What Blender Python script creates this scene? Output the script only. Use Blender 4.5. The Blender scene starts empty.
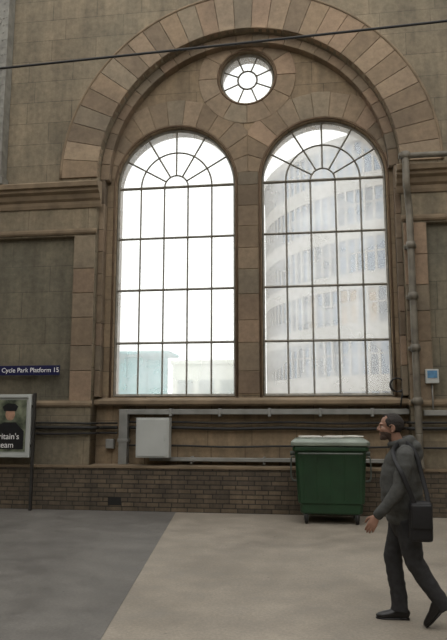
import bpy, bmesh, math, random
from mathutils import Vector, Matrix, noise
random.seed(7)
S=bpy.context.scene
COL=S.collection
def lin(r,g,b,k=1.0):
    f=lambda c:(c/255/12.92 if c/255<=0.04045 else ((c/255+0.055)/1.055)**2.4)
    return (f(r)*k,f(g)*k,f(b)*k,1)
# ---------------------------------------------------------------- materials
def newmat(name):
    m=bpy.data.materials.new(name); m.use_nodes=True
    nt=m.node_tree; b=nt.nodes['Principled BSDF']
    return m,nt,b
def N(nt,t,**kw):
    n=nt.nodes.new(t)
    for k,v in kw.items(): setattr(n,k,v)
    return n
def mix(nt,fac,a,b,mode='MIX'):
    n=N(nt,'ShaderNodeMix',data_type='RGBA',blend_type=mode)
    for i,v in ((0,fac),(6,a),(7,b)):
        if hasattr(v,'is_output') : nt.links.new(v,n.inputs[i])
        else: n.inputs[i].default_value=v
    return n.outputs[2]
def ramp(nt,src,p0,p1,c0=(0,0,0,1),c1=(1,1,1,1)):
    n=N(nt,'ShaderNodeValToRGB'); e=n.color_ramp.elements
    e[0].position=p0; e[1].position=p1; e[0].color=c0; e[1].color=c1
    nt.links.new(src,n.inputs[0]); return n.outputs[0]
def noise_tex(nt,scale,detail=4,vec=None,rough=.5):
    n=N(nt,'ShaderNodeTexNoise'); n.inputs['Scale'].default_value=scale
    n.inputs['Detail'].default_value=detail; n.inputs['Roughness'].default_value=rough
    if vec is None:
        vec=N(nt,'ShaderNodeTexCoord').outputs['Object']
    nt.links.new(vec,n.inputs['Vector']); return n.outputs['Fac']
def bump(nt,b,h,strength=.3,dist=.01):
    n=N(nt,'ShaderNodeBump'); n.inputs['Strength'].default_value=strength; n.inputs['Distance'].default_value=dist
    nt.links.new(h,n.inputs['Height']); nt.links.new(n.outputs[0],b.inputs['Normal'])
def plain(name,col,rough=.6,metal=0,nscale=12,var=.35,bmp=.1):
    m,nt,b=newmat(name)
    f=noise_tex(nt,nscale,5)
    d=tuple(c*(1-var) for c in col[:3])+(1,)
    nt.links.new(mix(nt,ramp(nt,f,.35,.65),d,col),b.inputs['Base Color'])
    b.inputs['Roughness'].default_value=rough; b.inputs['Metallic'].default_value=metal
    if bmp: bump(nt,b,f,bmp,.01)
    return m
def masonry(name,c1,c2,mortar,bw,bh,ms,stain=.6,off=.5,rough=.9,bs=.5,ox=0.0,oz=0.0):
    m,nt,b=newmat(name)
    tc=N(nt,'ShaderNodeTexCoord').outputs['Object']
    sp=N(nt,'ShaderNodeSeparateXYZ'); nt.links.new(tc,sp.inputs[0])
    ax=N(nt,'ShaderNodeMath',operation='ADD'); ax.inputs[1].default_value=ox; nt.links.new(sp.outputs[0],ax.inputs[0])
    az=N(nt,'ShaderNodeMath',operation='ADD'); az.inputs[1].default_value=oz; nt.links.new(sp.outputs[2],az.inputs[0])
    cb=N(nt,'ShaderNodeCombineXYZ'); nt.links.new(ax.outputs[0],cb.inputs[0]); nt.links.new(az.outputs[0],cb.inputs[1])
    br=N(nt,'ShaderNodeTexBrick'); br.offset=off; br.offset_frequency=2; br.squash=1.3; br.squash_frequency=3
    nt.links.new(cb.outputs[0],br.inputs['Vector'])
    br.inputs['Color1'].default_value=c1; br.inputs['Color2'].default_value=c2; br.inputs['Mortar'].default_value=mortar
    br.inputs['Scale'].default_value=1; br.inputs['Brick Width'].default_value=bw; br.inputs['Row Height'].default_value=bh
    br.inputs['Mortar Size'].default_value=ms; br.inputs['Mortar Smooth'].default_value=.3; br.inputs['Bias'].default_value=0
    big=noise_tex(nt,.55,6,tc,.6); fine=noise_tex(nt,9,6,tc,.7)
    mp=N(nt,'ShaderNodeMapping'); mp.inputs['Scale'].default_value=(2.2,2.2,.28); nt.links.new(tc,mp.inputs[0])
    streak=noise_tex(nt,1.0,6,mp.outputs[0],.65)
    c=mix(nt,ramp(nt,big,.38,.66),br.outputs['Color'],(c1[0]*.48,c1[1]*.53,c1[2]*.57,1))
    c=mix(nt,stain,br.outputs['Color'],c)
    c=mix(nt,1.0,c,ramp(nt,streak,.35,.65,(1.08,1.08,1.08,1),(.66,.67,.68,1)),'MULTIPLY')
    fr=ramp(nt,fine,.3,.7,(.74,.74,.74,1),(1.16,1.16,1.16,1))
    c=mix(nt,1.0,c,fr,'MULTIPLY')
    nt.links.new(c,b.inputs['Base Color']); b.inputs['Roughness'].default_value=rough
    inv=N(nt,'ShaderNodeMath',operation='MULTIPLY_ADD'); nt.links.new(br.outputs['Fac'],inv.inputs[0]); inv.inputs[1].default_value=-1; nt.links.new(fine,inv.inputs[2])
    bump(nt,b,inv.outputs[0],bs,.012)
    return m
def stone_attr(name):
    m,nt,b=newmat(name)
    a=N(nt,'ShaderNodeAttribute'); a.attribute_name='Col'
    tc=N(nt,'ShaderNodeTexCoord').outputs['Object']
    fine=noise_tex(nt,8,6,tc,.7); big=noise_tex(nt,.8,5,tc)
    c=mix(nt,1.0,a.outputs['Color'],ramp(nt,fine,.3,.7,(.74,.74,.74,1),(1.12,1.12,1.12,1)),'MULTIPLY')
    c=mix(nt,1.0,c,ramp(nt,big,.35,.65,(1,1,1,1),(.68,.69,.72,1)),'MULTIPLY')
    nt.links.new(c,b.inputs['Base Color']); b.inputs['Roughness'].default_value=.9
    bump(nt,b,fine,.35,.01); return m
M={}
M['ashlar']=masonry('ashlar_sandstone',lin(150,136,113),lin(136,123,102),lin(98,88,73),.92,.44,.006,.75,bs=.35,oz=.1)
M['tymp']=masonry('arch_sandstone',lin(158,137,110),lin(136,117,93),lin(94,81,64),.62,.46,.006,.45,bs=.35,ox=.3,oz=.28)
M['panel']=masonry('panel_sandstone',lin(132,123,104),lin(122,114,96),lin(88,81,68),1.1,.5,.006,.85)
M['brick']=masonry('dark_brick',lin(116,101,82),lin(84,74,63),lin(58,53,46),.225,.078,.010,.4,bs=.8)
M['stone']=stone_attr('voussoir_stone')
M['trim']=plain('trim_sandstone',lin(136,119,97),.9,nscale=3,var=.35)
M['trimdark']=plain('brown_stone',lin(106,86,66),.85,nscale=4,var=.35)
M['bar']=plain('painted_glazing_bar',lin(126,120,108),.5)
M['grey']=plain('galvanised_grey',lin(142,142,138),.5,.2,nscale=4,var=.25)
M['lightgrey']=plain('cabinet_grey',lin(182,185,182),.5,0,nscale=2,var=.12,bmp=0)
M['pipe']=plain('cast_iron_pipe',lin(122,116,104),.6,.1,nscale=5,var=.4)
M['black']=plain('black_rubber',lin(28,27,26),.6)
M['iron']=plain('painted_ironwork',lin(136,134,126),.6,nscale=6)
def floor_mat(name,c0,c1,r=.75):
    m,nt,b=newmat(name); tc=N(nt,'ShaderNodeTexCoord').outputs['Object']
    big=noise_tex(nt,.5,8,tc,.65); fine=noise_tex(nt,40,4,tc,.7); med=noise_tex(nt,2.5,7,tc,.7)
    c=mix(nt,ramp(nt,big,.35,.65),c0,c1)
    c=mix(nt,1.0,c,ramp(nt,med,.35,.62,(.78,.78,.78,1),(1.06,1.06,1.06,1)),'MULTIPLY')
    c=mix(nt,1.0,c,ramp(nt,fine,.3,.7,(.82,.82,.82,1),(1.12,1.12,1.12,1)),'MULTIPLY')
    vo=N(nt,'ShaderNodeTexVoronoi'); vo.inputs['Scale'].default_value=3.5; nt.links.new(tc,vo.inputs['Vector'])
    c=mix(nt,1.0,c,ramp(nt,vo.outputs['Distance'],.03,.06,(.62,.62,.62,1),(1,1,1,1)),'MULTIPLY')
    nt.links.new(c,b.inputs['Base Color'])
    nt.links.new(ramp(nt,med,.3,.7,(r-.25,)*3+(1,),(r+.1,)*3+(1,)),b.inputs['Roughness'])
    bump(nt,b,fine,.25,.004); return m
M['concrete']=floor_mat('worn_concrete',lin(136,128,116),lin(158,149,136))
M['asphalt']=floor_mat('worn_asphalt',lin(96,93,89),lin(116,113,108))
M['outground']=floor_mat('outside_paving',lin(190,190,190),lin(210,210,208))
# ---------------------------------------------------------------- helpers
def obj_from_bm(bm,name,mats,parent=None,smooth=False,loc=None):
    bmesh.ops.recalc_face_normals(bm,faces=bm.faces[:])
    me=bpy.data.meshes.new(name); bm.to_mesh(me); bm.free()
    if not isinstance(mats,(list,tuple)): mats=[mats]
    for m in mats: me.materials.append(m)
    if smooth:
        for p in me.polygons: p.use_smooth=True
    o=bpy.data.objects.new(name,me); COL.objects.link(o)
    if parent: o.parent=parent
    if loc: o.location=loc
    return o
def empty(name,loc=(0,0,0)):
    o=bpy.data.objects.new(name,None); o.location=loc; o.empty_display_size=.2; COL.objects.link(o); return o
def box(bm,x0,x1,y0,y1,z0,z1,mi=0):
    v=[bm.verts.new(p) for p in ((x0,y0,z0),(x1,y0,z0),(x1,y1,z0),(x0,y1,z0),(x0,y0,z1),(x1,y0,z1),(x1,y1,z1),(x0,y1,z1))]
    for f in ((3,2,1,0),(4,5,6,7),(0,1,5,4),(1,2,6,5),(2,3,7,6),(3,0,4,7)):
        fa=bm.faces.new([v[i] for i in f]); fa.material_index=mi
    return v
def bev(o,w=.006,seg=2):
    m=o.modifiers.new('bevel','BEVEL'); m.width=w; m.segments=seg; m.limit_method='ANGLE'; m.angle_limit=math.radians(40)
def shape2d(name,polys,y0,y1,mat,parent=None):
    cu=bpy.data.curves.new(name,'CURVE'); cu.dimensions='2D'; cu.fill_mode='BOTH'; cu.extrude=(y1-y0)/2
    for p in polys:
        s=cu.splines.new('POLY'); s.points.add(len(p)-1); s.use_cyclic_u=True
        for i,(x,z) in enumerate(p): s.points[i].co=(x,z,0,1)
    o=bpy.data.objects.new(name+'_c',cu); COL.objects.link(o)
    bpy.context.view_layer.update()
    me=bpy.data.meshes.new_from_object(o.evaluated_get(bpy.context.evaluated_depsgraph_get()))
    ym=(y0+y1)/2
    for v in me.vertices:
        x,z,d=v.co; v.co=(x,ym-d,z)
    bpy.data.objects.remove(o)
    me.name=name; me.materials.clear(); me.materials.append(mat)
    bm=bmesh.new(); bm.from_mesh(me); bmesh.ops.remove_doubles(bm,verts=bm.verts[:],dist=1e-5)
    bpy.data.meshes.remove(me)
    return obj_from_bm(bm,name,mat,parent)
def arc(cx,cz,r,a0,a1,n):
    return [(cx+r*math.cos(math.radians(a0+(a1-a0)*i/n)),cz+r*math.sin(math.radians(a0+(a1-a0)*i/n))) for i in range(n+1)]
def archpoly(cx,zs,r,zb,n=48):
    return [(cx+r,zb)]+arc(cx,zs,r,0,180,n)+[(cx-r,zb)]
def tube(bm,pts,rads,ref=(0,1,0),n=16,rnd=False,closed=False,mi=0):
    pts=[Vector(p) for p in pts]; ref=Vector(ref); rings=[]
    rads=[(r,r) if not isinstance(r,(tuple,list)) else r for r in (rads if isinstance(rads,list) else [rads]*len(pts))]
    L=len(pts); seq=[]
    for i in range(L):
        if closed: t=pts[(i+1)%L]-pts[i-1]
        else: t=pts[min(i+1,L-1)]-pts[max(i-1,0)]
        seq.append((pts[i],t.normalized(),rads[i]))
    if rnd and not closed:
        p,t,r=seq[0]; q=min(r)
        pre=[(p-t*q*.9,t,(r[0]*.3,r[1]*.3)),(p-t*q*.6,t,(r[0]*.75,r[1]*.75))]
        p,t,r=seq[-1]; q=min(r)
        post=[(p+t*q*.6,t,(r[0]*.75,r[1]*.75)),(p+t*q*.9,t,(r[0]*.3,r[1]*.3))]
        seq=pre+seq+post
    for p,t,r in seq:
        rf=ref
        if abs(t.dot(rf.normalized()))>.95: rf=Vector((1,0,0)) if abs(t.x)<.9 else Vector((0,0,1))
        s=(rf-t*rf.dot(t)).normalized(); u=t.cross(s)
        rings.append([bm.verts.new(p+s*r[0]*math.cos(2*math.pi*k/n)+u*r[1]*math.sin(2*math.pi*k/n)) for k in range(n)])
    m=len(rings)
    for i in range(m if closed else m-1):
        A,B=rings[i],rings[(i+1)%m]
        for k in range(n):
            f=bm.faces.new((A[k],A[(k+1)%n],B[(k+1)%n],B[k])); f.material_index=mi
    if not closed:
        f=bm.faces.new(rings[0][::-1]); f.material_index=mi
        f=bm.faces.new(rings[-1]); f.material_index=mi
def ell(bm,c,r,seg=24,rg=16,rot=None):
    g=bmesh.ops.create_uvsphere(bm,u_segments=seg,v_segments=rg,radius=1)
    for v in g['verts']:
        p=Vector((v.co.x*r[0],v.co.y*r[1],v.co.z*r[2]))
        if rot: p=rot@p
        v.co=p+Vector(c)
    return g['verts']
def smoothpath(pts,k=6):
    pts=[Vector(p) for p in pts]; out=[]
    P=[pts[0]]+pts+[pts[-1]]
    for i in range(1,len(P)-2):
        a,b,c,d=P[i-1],P[i],P[i+1],P[i+2]
        for j in range(k):
            t=j/k
            out.append(.5*((2*b)+(c-a)*t+(2*a-5*b+4*c-d)*t*t+(-a+3*b-3*c+d)*t**3))
    out.append(pts[-1]); return out
def remeshed(bm,name,mats,voxel,parent,sm=4,fac=.5,wr=0,wscale=8):
    o=obj_from_bm(bm,name,mats,None,True)
    r=o.modifiers.new('r','REMESH'); r.mode='VOXEL'; r.voxel_size=voxel; r.use_smooth_shade=True
    s=o.modifiers.new('s','SMOOTH'); s.factor=fac; s.iterations=sm
    bpy.context.view_layer.update()
    me=bpy.data.meshes.new_from_object(o.evaluated_get(bpy.context.evaluated_depsgraph_get()))
    o.modifiers.clear(); o.data=me
    if not me.materials: 
        for m in (mats if isinstance(mats,list) else [mats]): me.materials.append(m)
    if wr:
        ns=[v.normal.copy() for v in me.vertices]
        for v,n in zip(me.vertices,ns):
            p=v.co*wscale; w=noise.noise(Vector((p.x,p.y,p.z*1.6)))+.45*noise.noise(Vector((p.x*1.2,p.y*1.2,p.z*3.2))+Vector((3,1,5)))
            v.co+=n*w*wr
    for p in me.polygons: p.use_smooth=True
    o.parent=parent; return o
def stone(bm,lay,poly,yf,yb,col,ch=.008):
    cx=sum(p[0] for p in poly)/len(poly); cz=sum(p[1] for p in poly)/len(poly)
    def ins(p,d):
        v=Vector((p[0]-cx,p[1]-cz)); L=v.length
        return (cx+v.x*(1-d/L),cz+v.y*(1-d/L))
    A=[bm.verts.new((p[0],yb,p[1])) for p in poly]
    B=[bm.verts.new((p[0],yf+ch,p[1])) for p in poly]
    C=[bm.verts.new((q[0],yf,q[1])) for q in (ins(p,ch*1.3) for p in poly)]
    fs=[bm.faces.new(C)]; n=len(poly)
    for i in range(n):
        j=(i+1)%n
        fs.append(bm.faces.new((A[i],A[j],B[j],B[i]))); fs.append(bm.faces.new((B[i],B[j],C[j],C[i])))
    for f in fs:
        for l in f.loops: l[lay]=col
PAL=[(156,136,112),(150,130,106),(161,142,118),(143,124,101),(153,131,108),(139,122,101),(162,138,114),(146,132,111)]
def rc(k=1.0):
    c=random.choice(PAL); j=random.uniform(.94,1.05)*k
    return lin(*[min(255,x*j) for x in c])
def clipx(poly,x0,sgn):
    out=[]
    for i in range(len(poly)):
        a,b_=poly[i],poly[(i+1)%len(poly)]
        ia=(a[0]-x0)*sgn>=0; ib=(b_[0]-x0)*sgn>=0
        if ia: out.append(a)
        if ia!=ib:
            t=(x0-a[0])/(b_[0]-a[0]); out.append((x0,a[1]+t*(b_[1]-a[1])))
    return out
def voussoirs(bm,lay,cx,cz,r0,r1,a0,a1,n,yf,yb,gap=.006,jit=0,k=1.0,clip=None):
    da=(a1-a0)/n
    for i in range(n):
        ga=math.degrees(gap/2/((r0+r1)/2))
        b0=a0+da*i+ga; b1=a0+da*(i+1)-ga
        rr=r1+random.uniform(-jit,jit)
        seg=max(2,int(abs(da)/4)+1)
        poly=arc(cx,cz,r0,b0,b1,seg)+arc(cx,cz,rr,b1,b0,seg)
        if clip: poly=clipx(poly,*clip)
        if len(poly)<3: continue
        stone(bm,lay,poly,yf,yb,rc(k))
# ---------------------------------------------------------------- layout numbers (metres)
YF=-.35
CX,RS,R0,R1=-1.19,6.2,2.84,3.55
W=[(-2.575,1.175),(.265,1.165)]; ZS=6.10; ZB=2.0
OC=(-1.16,8.24,.54)
# ---------------------------------------------------------------- walls
wall=empty('wall_back')
outer=[(-9,0),(CX-R0,0)]+arc(CX,RS,R0,180,0,64)+[(CX+R0,0),(8,0),(8,12.5),(-9,12.5)]
pl=[(-7.0,1.95),(-4.45,1.95),(-4.45,5.05),(-7.0,5.05)]
pr=[(2.05,1.95),(4.6,1.95),(4.6,5.05),(2.05,5.05)]
shape2d('main_face',[outer,pl,pr],YF,-.002,M['ashlar'],wall)
circ=arc(OC[0],OC[1],OC[2],0,360,48)[:-1]
ty=[[(-9,0),(8,0),(8,12.5),(-9,12.5)],archpoly(W[0][0],ZS,W[0][1],ZB),archpoly(W[1][0],ZS,W[1][1],ZB),circ]
shape2d('arch_infill',ty,0,.45,M['tymp'],wall)
bm=bmesh.new(); box(bm,-7.0,-4.45,-.24,-.003,1.95,5.05); box(bm,2.05,4.6,-.24,-.003,1.95,5.05)
obj_from_bm(bm,'sunk_panels',M['panel'],wall)
bm=bmesh.new(); lay=bm.loops.layers.float_color.new('Col')
voussoirs(bm,lay,CX,RS,R0,R1,0,180,29,YF-.04,YF+.1,k=1.0)
voussoirs(bm,lay,CX,RS,R0-.18,R0-.004,0,180,27,YF+.16,-.0005,k=.92)
for i_,(cx,r) in enumerate(W):
    voussoirs(bm,lay,cx,ZS,r+.05,r+.56,8,172,13,-.012-.001*i_,.1,jit=.02,k=.98,clip=(-1.157,-1) if i_==0 else (-1.149,1))
voussoirs(bm,lay,OC[0],OC[1],OC[2]+.05,OC[2]+.42,0,360,12,-.018,.1,k=1.0)
def jambs(x0,x1,z0,z1,yf,yb,h=.47,k=1.0):
    z=z0
    while z<z1-.05:
        hh=min(h*random.uniform(.85,1.15),z1-z)
        if z1-z-hh<.2: hh=z1-z
        stone(bm,lay,[(x0,z+.004),(x1,z+.004),(x1,z+hh-.004),(x0,z+hh-.004)],yf,yb,rc(k)); z+=hh
jambs(CX-R0+.002,CX-R0+.10,2.0,6.2,YF+.16,-.0005,k=.88)
jambs(CX+R0-.10,CX+R0-.002,2.0,6.2,YF+.16,-.0005,k=.88)
jambs(-1.345,-.955,2.05,6.30,-.010,.1,k=.88)
jambs(-4.44,CX-R0-.002,1.9,5.05,YF-.02,YF+.1,.5,k=.93)
jambs(CX+R0+.002,2.04,1.9,5.05,YF-.02,YF+.1,.5,k=.93)
obj_from_bm(bm,'voussoirs_and_quoins',M['stone'],wall)
def profx(bm,prof,x0,x1):
    A=[bm.verts.new((x0,y,z)) for y,z in prof]; B=[bm.verts.new((x1,y,z)) for y,z in prof]; n=len(prof)
    bm.faces.new(A); bm.faces.new(B[::-1])
    for i in range(n): bm.faces.new((A[i],B[i],B[(i+1)%n],A[(i+1)%n]))
bm=bmesh.new()
tube(bm,[(x,YF-.02,z) for x,z in arc(CX,RS,R1+.02,0,180,64)],[(.04,.03)]*65,ref=(0,1,0),n=10)
obj_from_bm(bm,'trim_hood_mould',M['trim'],wall,True)
corn=[(0,5.60),(-.03,5.60),(-.05,5.66),(-.05,5.72),(-.10,5.76),(-.13,5.84),(-.20,5.88),(-.20,5.93),(-.26,5.95),(-.27,6.03),(-.24,6.06),(0,6.10)]
band=[(0,5.08),(-.03,5.08),(-.05,5.11),(-.05,5.15),(-.02,5.19),(0,5.19)]
bm=bmesh.new()
for x0,x1 in ((-8.9,CX-R0+.10),(CX+R0-.10,7.9)):
    profx(bm,[(YF+y,z) for y,z in corn],x0,x1)
for x0,x1 in ((-8.9,CX-R0+.03),(CX+R0-.03,7.9)):
    profx(bm,[(YF+y,z) for y,z in band],x0,x1)
    profx(bm,[(YF+y*.9,z-3.26) for y,z in band],x0,x1)
obj_from_bm(bm,'trim_cornices',M['trim'],wall)
bm=bmesh.new()
profx(bm,[(.02,1.84),(-.14,1.84),(-.18,1.87),(-.18,1.93),(-.15,1.95),(.02,1.99)],CX-R0+.003,CX+R0-.003)
obj_from_bm(bm,'trim_sill',M['trim'],wall)
bm=bmesh.new()
for cx,r in W:
    path=[(cx+r+.03,-.0,ZB)]+[(x,0,z) for x,z in arc(cx,ZS,r+.03,0,180,48)]+[(cx-r-.03,0,ZB)]
    tube(bm,path,[(.03,.022)]*len(path),ref=(0,1,0),n=10)
tube(bm,[(x,0,z) for x,z in arc(OC[0],OC[1],OC[2]+.03,0,360,48)[:-1]],[(.03,.022)]*48,ref=(0,1,0),n=10,closed=True)
obj_from_bm(bm,'trim_window_surrounds',M['trimdark'],wall,True)
bm=bmesh.new(); box(bm,-9,8,-.45,-.351,0,.74); box(bm,CX-R0+.001,CX+R0-.001,-.351,-.001,0,.74)
obj_from_bm(bm,'brick_plinth',M['brick'],wall)
bm=bmesh.new(); box(bm,-9,8,-.47,-.30,.74,.78); box(bm,CX-R0+.001,CX+R0-.001,-.31,-.001,.74,.78)
obj_from_bm(bm,'plinth_coping',M['trim'],wall)
bm=bmesh.new(); box(bm,-3.62,-3.38,-.456,-.44,.1,.24); obj_from_bm(bm,'air_vent',M['black'],wall)
M['hall']=masonry('hall_sandstone',lin(150,136,113),lin(134,120,99),lin(94,85,71),.92,.44,.007,.6)  # for the unseen walls below, added so sky light comes only from above
bm=bmesh.new(); box(bm,-9.4,-9,-16,.45,0,12.5); obj_from_bm(bm,'shade_wall_left',M['hall'])
bm=bmesh.new(); box(bm,8,8.4,-16,.45,0,12.5); obj_from_bm(bm,'shade_wall_right',M['hall'])
bm=bmesh.new(); box(bm,-9.4,8.4,-16.4,-16,0,8.0); obj_from_bm(bm,'shade_wall_front',M['hall'])
# ---------------------------------------------------------------- windows
gm,nt,b=newmat('dusty_glass'); nt.nodes.remove(b)
tr=N(nt,'ShaderNodeBsdfTransparent'); tl=N(nt,'ShaderNodeBsdfTranslucent'); mx=N(nt,'ShaderNodeMixShader')
tr.inputs[0].default_value=(.96,.98,.98,1); tl.inputs[0].default_value=(.9,.91,.92,1)
f=noise_tex(nt,1.6,6); r_=ramp(nt,f,.3,.7,(.20,)*3+(1,),(.36,)*3+(1,))
nt.links.new(r_,mx.inputs[0]); nt.links.new(tr.outputs[0],mx.inputs[1]); nt.links.new(tl.outputs[0],mx.inputs[2])
nt.links.new(mx.outputs[0],nt.nodes['Material Output'].inputs[0]); M['glass']=gm
YG=.12
def bar(bm,x0,z0,x1,z1,w=.018,d=.03):
    tube(bm,[(x0,YG,z0),(x1,YG,z1)],[(d,w)]*2,ref=(0,1,0),n=4)
def barx(bm,pts,w,d,closed=False):
    tube(bm,[(x,YG,z) for x,z in pts],[(d,w)]*len(pts),ref=(0,1,0),n=4,closed=closed)
for i,(cx,r) in enumerate(W):
    we=empty('window_%d'%(i+1),(cx,YG,ZB))
    bm=bmesh.new()
    rf=r-.02
    barx(bm,[(cx+rf,ZB+.02)]+arc(cx,ZS,rf,0,180,48)+[(cx-rf,ZB+.02)],.028,.05)
    bar(bm,cx-rf,ZB+.02,cx+rf,ZB+.02,.04,.05)
    cw=2*r/5
    for k in range(1,5): bar(bm,cx-r+cw*k,ZB,cx-r+cw*k,ZS)
    for k in range(1,5):
        z=ZB+(ZS-ZB)*k/4; bar(bm,cx-r,z,cx+r,z,.024 if k<4 else .03)
    barx(bm,arc(cx,ZS,cw*.5,0,180,24),.018,.03)
    barx(bm,arc(cx,ZS,cw*1.5,0,180,32),.018,.03)
    for a in (30*k for k in range(1,6)):
        c,s=math.cos(math.radians(a)),math.sin(math.radians(a))
        bar(bm,cx+cw*.5*c,ZS+cw*.5*s,cx+rf*c,ZS+rf*s)
    o=obj_from_bm(bm,'glazing_bars',M['bar'],we); o.location=(-cx,-YG,-ZB)
    o=shape2d('glass_panes',[archpoly(cx,ZS,r-.005,ZB+.005)],YG+.03,YG+.034,gm,we); o.location=(-cx,-YG,-ZB)
we=empty('window_3',(OC[0],YG,OC[1]))
bm=bmesh.new()
barx(bm,arc(OC[0],OC[1],OC[2]-.02,0,360,48)[:-1],.03,.05,True)
barx(bm,arc(OC[0],OC[1],.19,0,360,24)[:-1],.02,.035,True)
for k in range(8):
    a=math.radians(22.5+45*k); c,s=math.cos(a),math.sin(a)
    bar(bm,OC[0]+.19*c,OC[1]+.19*s,OC[0]+.52*c,OC[1]+.52*s,.016)
o=obj_from_bm(bm,'glazing_bars',M['bar'],we); o.location=(-OC[0],-YG,-OC[1])
o=shape2d('glass_panes',[arc(OC[0],OC[1],OC[2]-.004,0,360,48)[:-1]],YG+.03,YG+.034,gm,we); o.location=(-OC[0],-YG,-OC[1])
# ---------------------------------------------------------------- floor
bm=bmesh.new(); box(bm,-9,8,-16,0,-.12,0); obj_from_bm(bm,'floor',M['concrete'])
bm=bmesh.new()
xa=lambda y:-2.39-.1234*(y+.5)
v=[(-9,-.455),(xa(-.455),-.455),(xa(-16),-16),(-9,-16)]
T=[bm.verts.new((x,y,.004)) for x,y in v]; B=[bm.verts.new((x,y,-.01)) for x,y in v]
bm.faces.new(T); bm.faces.new(B[::-1])
for i in range(4): bm.faces.new((T[i],T[(i+1)%4],B[(i+1)%4],B[i]))
obj_from_bm(bm,'asphalt_strip',M['asphalt'])
# ---------------------------------------------------------------- services on the wall
duct=empty('cable_duct')
bm=bmesh.new()
box(bm,-3.54,CX+R0-.003,-.16,-.02,1.68,1.775)
box(bm,-3.54,-3.38,-.18,-.02,.78,1.775)
for x in (-2.6,-1.7,-.8,.1,1.0): box(bm,x,x+.05,-.175,-.0,1.64,1.79)
box(bm,-3.56,-3.36,-.19,-.01,1.18,1.24)
bev(obj_from_bm(bm,'trunking',M['grey'],duct),.008)
bm=bmesh.new(); box(bm,-2.95,CX+R0-.003,-.20,-.02,.85,.91)
for x in (-2.2,-.9,.4,1.3): box(bm,x,x+.04,-.18,-.0,.80,.93)
bev(obj_from_bm(bm,'lower_tray',M['grey'],duct),.006)
cab=empty('electrical_cabinet',(-2.84,-.32,1.27))
bm=bmesh.new(); box(bm,-.30,.30,-.12,.10,-.35,.35); box(bm,-.275,.275,-.135,-.12,-.325,.325)
box(bm,.22,.24,-.15,-.13,-.05,.05)
for s in (-.2,.2): box(bm,s-.02,s+.02,.09,.319,-.28,.28)
bev(obj_from_bm(bm,'casing',M['lightgrey'],cab),.008)
cb_=empty('electric_cables')
def cable(name,pts,r,mat,parent,k=6,n=10):
    bm=bmesh.new(); tube(bm,smoothpath(pts,k),r,ref=(0,1,0),n=n); return obj_from_bm(bm,name,mat,parent,True)
for i,(z,r) in enumerate(((1.52,.018),(1.44,.03),(1.34,.02))):
    pts=[(-8.9,YF-.06,z)]+[(-8+k*.8,YF-.06,z+.012*math.sin(k*2.1+i)) for k in range(5)]+[(-4.15,YF-.06,z),(-3.95,YF+.05,z),(-3.9,-.08,z),(-3.58,-.14,z)]
    cable('cable_left_%d'%i,pts,r,M['black'],cb_)
for i,(z,r) in enumerate(((1.54,.02),(1.44,.03),(1.12,.018))):
    pts=[(-3.36,-.10,z),(-2.5,-.08,z),(-1.5,-.08,z-.02),(-.5,-.08,z),(.5,-.08,z-.02),(1.45,-.08,z),(1.58,-.2,z),(1.66,YF-.07,z),(2.2,YF-.07,z),(4,YF-.07,z-.02),(7.8,YF-.07,z)]
    cable('cable_right_%d'%i,pts,r,M['black'],cb_)
bm=bmesh.new()
box(bm,1.85,7.9,YF-.11,YF,1.66,1.75); bev(obj_from_bm(bm,'trunking_right',M['grey'],duct),.008)
bm=bmesh.new()
pts=[]
for k in range(60):
    a=k*.42; pts.append((1.47+.12*math.cos(a)+.01*math.sin(a*.3),-.09-.0012*k,2.19+.12*math.sin(a)))
tube(bm,[(1.5,-.22,1.80),(1.52,-.22,1.95)]+pts,.013,ref=(0,1,0),n=8)
obj_from_bm(bm,'coiled_cable',M['black'],None,True)
jb=empty('junction_box'); bm=bmesh.new()
box(bm,-3.80,-3.65,-.12,-.0,1.06,1.23); box(bm,-3.79,-3.66,-.13,-.12,1.07,1.22)
bev(obj_from_bm(bm,'casing',M['grey'],jb))
dp=empty('drainpipe'); bm=bmesh.new()
xp=1.745
tube(bm,smoothpath([(xp,-.50,1.35),(xp,-.50,1.7),(xp,-.50,3),(xp,-.50,4.6),(xp,-.50,5.2),(xp-.02,-.55,5.45),(xp-.06,-.70,5.65),(xp-.06,-.72,5.9),(xp-.06,-.72,6.12)],6),.06,ref=(0,1,0),n=16)
tube(bm,smoothpath([(xp,-.50,1.35),(xp+.0,-.5,1.2),(xp+.0,-.50,1.0),(xp,-.52,.78)],5),.06,ref=(0,1,0),n=16)
for z in (1.9,2.8,3.7,4.6): 
    tube(bm,[(xp,-.5,z-.06),(xp,-.5,z+.06)],.078,n=16); box(bm,xp-.1,xp+.1,-.45,YF-.01,z-.03,z+.03)
obj_from_bm(bm,'pipe',M['pipe'],dp,True)
bm=bmesh.new(); tube(bm,[(xp-.17,-.70,6.16),(xp+.9,-.70,6.16),(xp+6,-.70,6.16)],.05,n=12)
tube(bm,[(xp-.06,-.70,6.10),(xp-.06,-.70,6.22)],.085,n=12)
obj_from_bm(bm,'gutter_branch',M['pipe'],dp,True)
cp=empty('help_point'); bm=bmesh.new()
box(bm,1.90,2.12,-.46,YF-.02,2.20,2.44); bev(obj_from_bm(bm,'casing',M['lightgrey'],cp),.01)
bm=bmesh.new(); box(bm,1.93,2.09,-.468,-.459,2.29,2.415); obj_from_bm(bm,'blue_label',plain('blue_label',lin(90,140,180),.5,bmp=0),cp)
bm=bmesh.new(); tube(bm,[(2.01,-.40,1.76),(2.01,-.40,2.21)],.014,n=8); obj_from_bm(bm,'conduit',M['grey'],cp,True)
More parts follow.
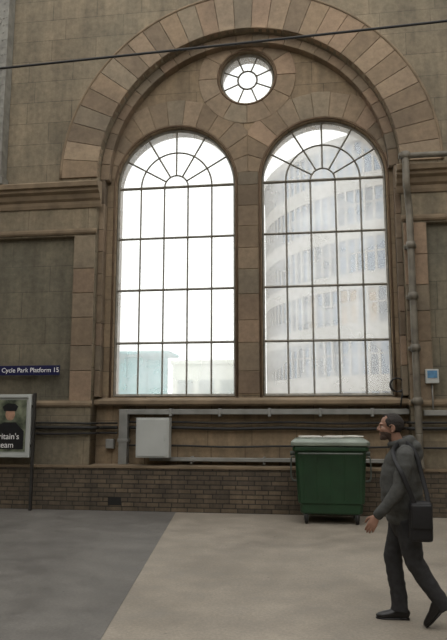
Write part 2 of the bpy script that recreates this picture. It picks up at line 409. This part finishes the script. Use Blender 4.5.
# ---------------------------------------------------------------- signs
def text(body,size,loc,mat,parent,name,ext=.001):
    c=bpy.data.curves.new(name,'FONT'); c.body=body; c.size=size; c.extrude=ext
    o=bpy.data.objects.new(name,c); COL.objects.link(o); o.rotation_euler=(math.pi/2,0,0); o.location=loc
    c.materials.append(mat); o.parent=parent; return o
white=plain('sign_white',lin(245,245,245),.5,bmp=0,var=.05)
sg=empty('platform_sign'); bm=bmesh.new()
box(bm,-7.4,-4.63,-.40,-.37,2.40,2.58); 
for x in (-5.2,-6.6): box(bm,x,x+.05,-.37,-.24,2.44,2.54)
bev(obj_from_bm(bm,'board',plain('sign_navy',lin(24,28,70),.35,bmp=0,var=.1),sg),.004)
text('Cycle Park Platform 15',.120,(-5.76,-.402,2.455),white,sg,'lettering')
text('Toilets  |',.120,(-6.29,-.402,2.455),white,sg,'lettering_b')
ps=empty('poster_stand')
bm=bmesh.new()
X0,X1,Z0,Z1=-6.6,-5.09,.98,1.98; Y=-.62
for a in ((X0-.06,X0,Z0-.06,Z1+.06),(X1,X1+.06,Z0-.06,Z1+.06),(X0,X1,Z1,Z1+.06),(X0,X1,Z0-.06,Z0)): box(bm,a[0],a[1],Y-.04,Y+.04,a[2],a[3])
box(bm,X0,X1,Y-.0,Y+.03,Z0,Z1)
bev(obj_from_bm(bm,'frame',M['lightgrey'],ps),.006)
bm=bmesh.new()
for x in (X0-.13,X1+.085): box(bm,x,x+.045,Y-.03,Y+.03,0.004,Z1+.08)
for x in (X0-.09,X1+.05): 
    for z in (1.1,1.8): box(bm,x,x+.04,Y-.015,Y+.015,z,z+.05)
bev(obj_from_bm(bm,'posts',plain('post_dark',lin(52,50,48),.5),ps),.004)
pm,nt,b=newmat('poster_print'); f=noise_tex(nt,5,5)
nt.links.new(ramp(nt,f,.35,.7,lin(58,66,54),lin(140,146,124)),b.inputs['Base Color']); b.inputs['Roughness'].default_value=.3
bm=bmesh.new(); box(bm,X0+.04,X1-.04,Y-.012,Y-.001,Z0+.04,Z1-.04); obj_from_bm(bm,'print',pm,ps)
def flat(name,poly,y,mat,parent): return shape2d(name,[poly],y-.003,y,mat,parent)
dk=plain('print_dark',lin(26,28,32),.4,bmp=0); sk=plain('print_skin',lin(186,148,124),.4,bmp=0)
ox,oz=-5.42,1.72
flat('print_shoulders',[(ox-.38,1.06),(ox+.26,1.06),(ox+.26,1.38),(ox+.1,1.54),(ox-.12,1.54),(ox-.36,1.42)],Y-.0125,dk,ps)
flat('print_face',[(x,oz-.04+(z-oz)*1.2) for x,z in arc(ox-.01,oz,.09,0,360,24)[:-1]],Y-.0165,sk,ps)
flat('print_cap',[(ox-.13,oz+.02),(ox+.10,oz+.02),(ox+.14,oz+.10),(ox+.08,oz+.15),(ox-.06,oz+.16),(ox-.16,oz+.10)],Y-.0205,dk,ps)
text('Britain\'s\n  team',.15,(-5.72,Y-.026,1.24),white,ps,'print_text')
# ---------------------------------------------------------------- overhead cable, ironwork
oc=empty('overhead_cable'); bm=bmesh.new()
pts=[(-8.9+k*.5,-2.0,7.53+.030*(k*.5)-.0006*(k*.5)*(16.8-k*.5)) for k in range(34)]
tube(bm,pts,.021,ref=(0,1,0),n=8)
for x,z in ((pts[0][0],pts[0][2]),(pts[-1][0],pts[-1][2])):
    tube(bm,[(x,-2.0,z),(x,YF,z+.3)],.03,n=8)
obj_from_bm(bm,'cable',M['black'],oc,True)
ir=empty('iron_roof_column'); bm=bmesh.new()
box(bm,-6.38,-5.92,-.60,-.57,6.07,12.4); box(bm,-6.38,-5.92,-.42,-.39,6.07,12.4); box(bm,-6.17,-6.13,-.57,-.42,6.07,12.4)
box(bm,-5.96,-5.88,-.62,-.37,6.07,12.4); box(bm,-6.42,-6.34,-.62,-.37,6.07,12.4)
box(bm,-6.46,-5.84,-.625,-.36,6.07,6.22)
for k in range(38):
    z=6.35+k*.16
    for x in (-5.99,-6.31): ell(bm,(x,-.60,z),(.018,.012,.018),8,6)
    ell(bm,(-5.92,-.62,z),(.014,.012,.014),8,6)
for k in range(9):
    z=6.5+k*.7
    tube(bm,[(x,-.605,zz) for x,zz in arc(-6.15,z+.2,.11,0,360,16)[:-1]],.016,n=6,closed=True)
obj_from_bm(bm,'plates',M['iron'],ir)
# ---------------------------------------------------------------- wheeled bin
BINC=(.25,-1.02,0)
wb=empty('wheeled_bin',BINC); wb.scale=(.93,.95,1)
green=plain('bin_green',lin(30,62,38),.42,nscale=3,var=.3,bmp=0)
bm=bmesh.new()
def loft(bm,secs,mi=0):
    R=[]
    for (hx,hy,z,cy) in secs:
        ch=.05
        pts=[(hx-ch,-hy),(hx,-hy+ch),(hx,hy-ch),(hx-ch,hy),(-hx+ch,hy),(-hx,hy-ch),(-hx,-hy+ch),(-hx+ch,-hy)]
        R.append([bm.verts.new((x,y+cy,z)) for x,y in pts])
    for a,b_ in zip(R,R[1:]):
        for i in range(8): f=bm.faces.new((a[i],a[(i+1)%8],b_[(i+1)%8],b_[i])); f.material_index=mi
    bm.faces.new(R[0][::-1]).material_index=mi; bm.faces.new(R[-1]).material_index=mi
loft(bm,[(.48,.36,.15,0),(.51,.38,.17,0),(.52,.385,.30,0),(.545,.41,.32,0),(.59,.445,1.10,0),(.63,.485,1.12,0),(.63,.485,1.17,0),(.60,.46,1.19,0)])
for s in (-.42,-.21,0,.21,.42):
    tube(bm,[(s*1.05,-.408,.36),(s*1.12,-.437,1.06)],[(.022,.012)]*2,ref=(1,0,0),n=6)
for s in (-.25,0,.25):
    for sx in (-1,1): tube(bm,[(sx*.545,s*1.0,.36),(sx*.585,s*1.1,1.06)],[(.022,.012)]*2,ref=(0,1,0),n=6)
bev(obj_from_bm(bm,'body',green,wb),.008)
bm=bmesh.new()
loft(bm,[(.64,.49,1.192,0),(.655,.505,1.20,0),(.655,.505,1.25,0),(.60,.45,1.29,.02),(.50,.36,1.305,.04)])
for s in (-.4,0,.4): tube(bm,[(s,-.30,1.30),(s,.38,1.305)],[(.03,.012)]*2,ref=(1,0,0),n=8)
bev(obj_from_bm(bm,'lid',plain('lid_pale_reflection',lin(140,150,138),.3,nscale=2,var=.5,bmp=0),wb),.01)  # pale grey puts the lid's bright reflections into its base colour
bm=bmesh.new()
for (x,y,rz) in ((-.33,-.15,.2),(.1,-.1,-.3),(.36,.05,.5)):
    mt=Matrix.Translation((x,y,1.325))@Matrix.Rotation(rz,4,'Z')
    vs=box(bm,-.18,.18,-.14,.14,-.008,.012)
    for v in vs: v.co=mt@v.co
obj_from_bm(bm,'waste_paper_on_lid',plain('paper',lin(240,238,230),.7,nscale=6,var=.2),wb)
bm=bmesh.new()
for sx in (-1,1):
    tube(bm,[(sx*.60,-.1,1.06),(sx*.68,-.1,1.06)],.035,n=12)
    tube(bm,smoothpath([(sx*.60,-.40,1.02),(sx*.65,-.42,1.0),(sx*.65,-.42,.7),(sx*.57,-.40,.66)],4),.014,n=8)
tube(bm,smoothpath([(-.5,-.46,1.08),(-.48,-.53,1.08),(0,-.53,1.08),(.48,-.53,1.08),(.5,-.46,1.08)],4),.014,n=8)
for x in (-.42,.42):
    for y in (-.31,.31):
        box(bm,x-.05,x+.05,y-.05,y+.05,.145,.17)
        for s in (-1,1): box(bm,x+s*.035-.004,x+s*.035+.004,y-.03,y+.03,.06,.15)
obj_from_bm(bm,'fittings',plain('bin_steel',lin(90,96,90),.5,.4),wb,False)
bm=bmesh.new()
for x in (-.42,.42):
    for y in (-.31,.31):
        tube(bm,[(x-.028,y,.084),(x-.02,y,.084),(x+.02,y,.084),(x+.028,y,.084)],[.068,.084,.084,.068],n=20)
obj_from_bm(bm,'castors',M['black'],wb,True)
# ---------------------------------------------------------------- outside
og=bmesh.new(); box(og,-60,60,.46,90,-.2,-.02); obj_from_bm(og,'ground_outside',M['outground'])
ob=empty('office_building'); bm=bmesh.new()
C=(8.3,36); R=11.5; seg=44; fl=3.0
gl=plain('office_glazing',lin(70,92,116),.15,nscale=.3,var=.2,bmp=0); gl2=plain('office_glazing_dark',lin(40,54,72),.15,nscale=.3,bmp=0)
warm=plain('office_panes_warm',lin(140,108,56),.5,nscale=1,bmp=0); band_=plain('office_stone',lin(138,132,124),.7,nscale=.5,var=.12,bmp=0)  # warm: yellow-brown tone for some of the window panes
def P(a,r,z): return (C[0]+r*math.cos(a),C[1]+r*math.sin(a),z)
H=18.0
def quad(r_,a0,a1,z0,z1,mi):
    f=bm.faces.new([bm.verts.new(P(a0,r_,z0)),bm.verts.new(P(a1,r_,z0)),bm.verts.new(P(a1,r_,z1)),bm.verts.new(P(a0,r_,z1))]); f.material_index=mi
for i in range(seg):
    a0=math.radians(170+130*i/seg); a1=math.radians(170+130*(i+1)/seg); am=a0+(a1-a0)*.2
    z=0; k=0
    while z<H-.5:
        mi=random.choice((0,1,2,1,2,0)) if k==2 else random.choice((0,0,1,0))
        quad(R+.15,a0,a1,z,z+.95,3); quad(R+.15,a0,am,z+.95,z+fl,3); quad(R,am,a1,z+.95,z+fl,mi)
        for zz in (z+.95,z+fl-.001):
            f=bm.faces.new([bm.verts.new(P(a0,R,zz)),bm.verts.new(P(a1,R,zz)),bm.verts.new(P(a1,R+.15,zz)),bm.verts.new(P(a0,R+.15,zz))]); f.material_index=3
        for aa in (a0,am):
            f=bm.faces.new([bm.verts.new(P(aa,R,z+.95)),bm.verts.new(P(aa,R+.15,z+.95)),bm.verts.new(P(aa,R+.15,z+fl)),bm.verts.new(P(aa,R,z+fl))]); f.material_index=3
        quad(R+.04,am,a1,z+2.1,z+2.2,3)
        z+=fl; k+=1
obj_from_bm(bm,'curved_facade',[gl,gl2,warm,band_],ob)
bm=bmesh.new(); tube(bm,[(C[0],C[1],H),(C[0],C[1],H+.5)],R+.3,n=64); tube(bm,[(C[0],C[1],0),(C[0],C[1],H)],R-.25,n=64)
obj_from_bm(bm,'roof_and_core',band_,ob)
sh=empty('cycle_shelter'); bm=bmesh.new()
teal=plain('teal_panel',lin(120,172,176),.4,nscale=1,var=.15,bmp=0)
for k in range(4): box(bm,-11.5+k*1.05,-10.5+k*1.05,20,20.1,.4,4.6)
for k in range(5): box(bm,-11.56+k*1.05,-11.48+k*1.05,19.9,20.2,-.02,4.8)
box(bm,-11.8,-7.1,19.5,22,4.7,4.85)
obj_from_bm(bm,'shelter',teal,sh)
hb=empty('low_building'); bm=bmesh.new(); box(bm,-7.0,-3.6,20,24,-.02,4.2); box(bm,-7.1,-3.5,19.9,24.1,4.2,4.4)
for k in range(3): box(bm,-6.7+k*1.08,-5.95+k*1.08,19.93,20.01,1.4,3.4,1)
obj_from_bm(bm,'block',[plain('pale_render',lin(225,228,218),.7,nscale=.5,var=.1,bmp=0),plain('pale_glazing',lin(180,190,186),.3,bmp=0)],hb)
# ---------------------------------------------------------------- man
man=empty('walking_man',(.73,-6.05,0)); man.scale=(.98,.98,.985)
hood=plain('hoodie_grey',lin(78,79,77),.95,nscale=30,var=.25,bmp=.3)
trs=plain('trousers_charcoal',lin(52,52,54),.9,nscale=25,var=.3,bmp=.2)
skin=plain('skin',lin(152,116,98),.6,nscale=20,var=.15,bmp=.05)
stub=plain('stubble_skin',lin(84,68,60),.8,nscale=200,var=.4)
hair=plain('hair_dark',lin(46,40,37),.8,nscale=90,var=.5,bmp=.5)
leather=plain('shoe_leather',lin(26,24,24),.35,nscale=12,bmp=.05)
nylon=plain('bag_nylon',lin(24,24,27),.65,nscale=30,bmp=.2)
bm=bmesh.new()
tube(bm,[(.0,0,.80),(.0,0,.84),(.0,0,.87),(0,0,.92),(-.015,0,1.05),(-.012,0,1.18),(.005,0,1.29),(.012,0,1.37),(.0,0,1.43),(-.02,0,1.47)],
     [(.168,.140),(.176,.148),(.176,.148),(.190,.168),(.192,.176),(.198,.174),(.20,.160),(.178,.132),(.115,.098),(.075,.075)],n=28)
ARMN=[(.01,-.15,1.385),(.005,-.205,1.35),(-.02,-.235,1.24),(-.065,-.25,1.10),(-.14,-.25,1.0),(-.235,-.24,.895)]
tube(bm,ARMN,[.07,.075,.066,.060,.054,.045],n=18,rnd=True)
tube(bm,[(-.222,-.241,.91),(-.25,-.239,.88)],[.041,.040],n=18)
ARMF=[(.01,.15,1.385),(.01,.205,1.35),(.05,.235,1.24),(.10,.25,1.10),(.09,.245,1.0),(.03,.235,.88)]
tube(bm,ARMF,[.07,.073,.062,.055,.05,.043],n=18,rnd=True)
ring=[]
for k in range(24):
    a=2*math.pi*k/24; bk=.5+.5*math.cos(a)
    ring.append((.005+.085*math.cos(a)-.01,.085*math.sin(a),1.445+.035*bk))
tube(bm,ring,[(.028+.016*(.5+.5*math.cos(2*math.pi*k/24)),)*2 for k in range(24)],ref=(0,0,1),n=12,closed=True)
ell(bm,(.105,0,1.425),(.062,.105,.062)); ell(bm,(.13,0,1.37),(.05,.085,.07))
remeshed(bm,'hoodie',hood,.0085,man,4,.5,wr=.009,wscale=8)
bm=bmesh.new()
tube(bm,[(.0,0,.88),(.005,0,.84),(.01,0,.78)],[(.165,.135),(.165,.136),(.15,.125)],n=24,rnd=True)
LR=[(-.005,.085,.84),(-.04,.088,.70),(-.095,.09,.52),(-.085,.092,.40),(-.06,.095,.22),(-.052,.097,.12),(-.056,.098,.065)]
tube(bm,LR,[(.09,.108),(.082,.094),(.070,.078),(.066,.074),(.060,.068),(.060,.072),(.062,.078)],n=20,rnd=False)
LN=[(.01,-.085,.84),(.025,-.09,.70),(.055,-.098,.51),(.115,-.10,.41),(.19,-.105,.29),(.25,-.108,.205),(.285,-.108,.155)]
tube(bm,LN,[(.09,.108),(.082,.096),(.070,.080),(.064,.074),(.058,.066),(.056,.066),(.056,.066)],n=20)
remeshed(bm,'trousers',trs,.0085,man,3,.5,wr=.008,wscale=9)
def shoe(name,origin,pitch,y,yaw=0):
    bm=bmesh.new()
    secs=[(-.004,.018,.022,.036),(.006,.030,.034,.040),(.03,.035,.046,.046),(.06,.036,.056,.054),(.10,.037,.050,.05),(.16,.045,.034,.036),(.21,.046,.028,.030),(.25,.036,.021,.024),(.27,.018,.013,.018)]
    tube(bm,[(-u,0,w) for u,a,b_,w in secs],[(a,b_) for u,a,b_,w in secs],n=20)
    for v in bm.verts: v.co.z=max(v.co.z,.010)
    sole=[]
    for z in (0,.012):
        sole.append([bm.verts.new((-(.135+.14*math.cos(t)),(.038+.012*math.cos(t))*math.sin(t),z)) for t in [2*math.pi*k/24 for k in range(24)]])
    for k in range(24): bm.faces.new((sole[0][k],sole[0][(k+1)%24],sole[1][(k+1)%24],sole[1][k]))
    bm.faces.new(sole[0]); bm.faces.new(sole[1])
    box(bm,-.075,.0,-.030,.030,-.001,.016)
    Mx=Matrix.Translation(origin)@Matrix.Rotation(pitch,4,'Y')@Matrix.Translation((.275,0,0))
    for v in bm.verts:
        v.co=Mx@v.co
        if v.co.z<.001: v.co.z=.001
    return obj_from_bm(bm,name,leather,man,True)
shoe('shoe_right',(-.255,.098,0.001),0,0)
shoe('shoe_left',(.125,-.108,0.0),-math.radians(46),0)
bm=bmesh.new(); hx=-.085
def E(c,r): ell(bm,(c[0]+hx,c[1],c[2]),r)
E((.012,0,1.618),(.095,.075,.088)); E((-.032,0,1.565),(.062,.056,.078)); E((-.054,0,1.515),(.036,.042,.034)); E((-.076,0,1.497),(.018,.024,.017))
E((-.076,0,1.618),(.018,.050,.012)); E((-.062,.036,1.572),(.026,.020,.022)); E((-.062,-.036,1.572),(.026,.020,.022))
tube(bm,[(hx-.088,0,1.606),(hx-.097,0,1.590),(hx-.107,0,1.572)],[.008,.010,.012],n=10,rnd=True)
for s in (-1,1):
    ell(bm,(hx-.094,s*.012,1.567),(.011,.009,.008))
    ell(bm,(hx+.012,s*.078,1.582),(.020,.008,.032),rot=Matrix.Rotation(s*.25,3,'Z'))
    tube(bm,[(hx+.0+.022*math.cos(t),s*.084,1.584+.030*math.sin(t)) for t in [math.radians(-100+k*25) for k in range(11)]],.005,n=6)
E((-.089,0,1.539),(.010,.022,.005)); E((-.086,0,1.527),(.011,.020,.006))
tube(bm,[(-.01,0,1.38),(-.03,0,1.45),(-.06,0,1.52),(-.07,0,1.57)],[(.056,.058),(.053,.057),(.052,.058),(.05,.055)],n=20)
hd=remeshed(bm,'head',[skin,stub],.0035,man,3,.5)
hd.data.materials.clear(); hd.data.materials.append(skin); hd.data.materials.append(stub)
for p in hd.data.polygons:
    c=p.center; x=c.x-hx
    if c.z<1.552 and 1.47<c.z and x<.0 and not (abs(c.y)<.024 and 1.520<c.z<1.545 and x<-.088) and (x*.5+c.z)<1.535: p.material_index=1
bm=bmesh.new()
for s in (-1,1): ell(bm,(hx-.074,s*.029,1.594),(.012,.013,.010),16,10)
obj_from_bm(bm,'eyes',plain('eye_white',lin(160,148,138),.2,bmp=0),man,True)
bm=bmesh.new()
for s in (-1,1): ell(bm,(hx-.0835,s*.030,1.594),(.004,.0055,.0055),12,8)
obj_from_bm(bm,'irises',hair,man,True)
bm=bmesh.new()
ell(bm,(hx+.014,0,1.620),(.099,.079,.090),80,60)
dl=[]
for f in bm.faces:
    c=f.calc_center_median(); x=c.x-hx; z=c.z+.006*noise.noise(c*45)
    low = 1.535 if x>.03 else 1.535+max(0,(.03-x))*1.1
    # short hair, receding a little at the temples
    front = -.040-max(0,z-1.62)*.25+ (.025 if .02<abs(c.y)<.055 and z>1.65 else 0)
    if not (z>low and x>front): dl.append(f)
bmesh.ops.delete(bm,geom=dl,context='FACES')
for v in bm.verts: v.co+= (v.co-Vector((hx+.014,0,1.62))).normalized()*.003*noise.noise(v.co*60)
o=obj_from_bm(bm,'hair',hair,man,True); m_=o.modifiers.new('s','SOLIDIFY'); m_.thickness=.008; m_.offset=-.5
def hand(name,w,d,side,palmn):
    bm=bmesh.new(); w=Vector(w); d=Vector(d).normalized(); s=Vector(side); s=(s-d*s.dot(d)).normalized(); n=d.cross(s)
    if n.dot(Vector(palmn))<0: n=-n
    g=lambda a,b_,c:w+d*a+s*b_+n*c
    tube(bm,[g(-.03,0,0),g(0,0,0),g(.03,.002,0),g(.07,0,0),g(.088,-.001,.002)],[(.025,.021),(.027,.019),(.036,.017),(.041,.015),(.038,.012)],ref=s,n=16,rnd=True)
    for (b_,L,a0) in ((.029,.070,.088),(.010,.078,.092),(-.010,.072,.090),(-.029,.056,.082)):
        p=[g(a0-.02,b_,0)]; ang=.25; cur=g(a0,b_*1.02,.001); p.append(cur)
        for q,l in enumerate((.42,.32,.26)):
            cur=cur+(d*math.cos(ang)+n*math.sin(ang))*L*l; p.append(cur); ang+=.42
        tube(bm,p,[.0095,.0095,.0088,.008,.007],ref=s,n=10,rnd=True)
    tube(bm,[g(.015,.022,.004),g(.042,.046,.012),g(.066,.056,.022),g(.088,.056,.030)],[.014,.0125,.0105,.0085],ref=n,n=10,rnd=True)
    remeshed(bm,name,skin,.0028,man,2,.4)
hand('hand_left',(-.25,-.239,.878),(-.5,.02,-.86),(-.86,.2,.5),(0,1,0))
hand('hand_right',(.03,.235,.88),(-.35,0,-.94),(-.94,-.2,.35),(0,-1,0))
bm=bmesh.new(); BX=-.04
box(bm,.045+BX,.225+BX,-.335,-.215,.70,1.01)
for v in bm.verts: v.co.x+=(1.0-v.co.z)*-.02
bmesh.ops.bevel(bm,geom=bm.edges[:]+bm.verts[:],offset=.038,segments=4,affect='EDGES',profile=.6)
obj_from_bm(bm,'shoulder_bag',nylon,man,True)
bm=bmesh.new(); box(bm,.052+BX,.218+BX,-.347,-.30,.80,.99)
bmesh.ops.bevel(bm,geom=bm.edges[:]+bm.verts[:],offset=.016,segments=3,affect='EDGES',profile=.6)
obj_from_bm(bm,'bag_flap',nylon,man,True)
bm=bmesh.new()
sp_=smoothpath([(.16,-.285,.97),(.155,-.25,1.06),(.13,-.20,1.2),(.10,-.165,1.36),(.04,-.12,1.455),(-.03,-.105,1.462),(-.085,-.13,1.40),(-.085,-.22,1.335),(-.055,-.306,1.25),(-.015,-.324,1.15),(.02,-.326,1.06),(.045,-.322,.98)],6)
tube(bm,sp_,[(.004,.019)]*len(sp_),ref=(0,1,0),n=8)
obj_from_bm(bm,'bag_strap',nylon,man,True)
# ---------------------------------------------------------------- world, camera
w=bpy.data.worlds.new('overcast_sky'); S.world=w; w.use_nodes=True
bg=w.node_tree.nodes['Background']; bg.inputs[0].default_value=(1,.985,.955,1); bg.inputs[1].default_value=2.05
cam=bpy.data.cameras.new('camera'); co=bpy.data.objects.new('camera',cam); COL.objects.link(co)
cam.sensor_fit='VERTICAL'; cam.sensor_height=24; cam.lens=24; cam.clip_end=300
co.location=(0,-11.7,1.67); co.rotation_euler=(math.radians(90+8.44),0,math.radians(7.9))
S.camera=co
S.view_settings.view_transform='Standard'
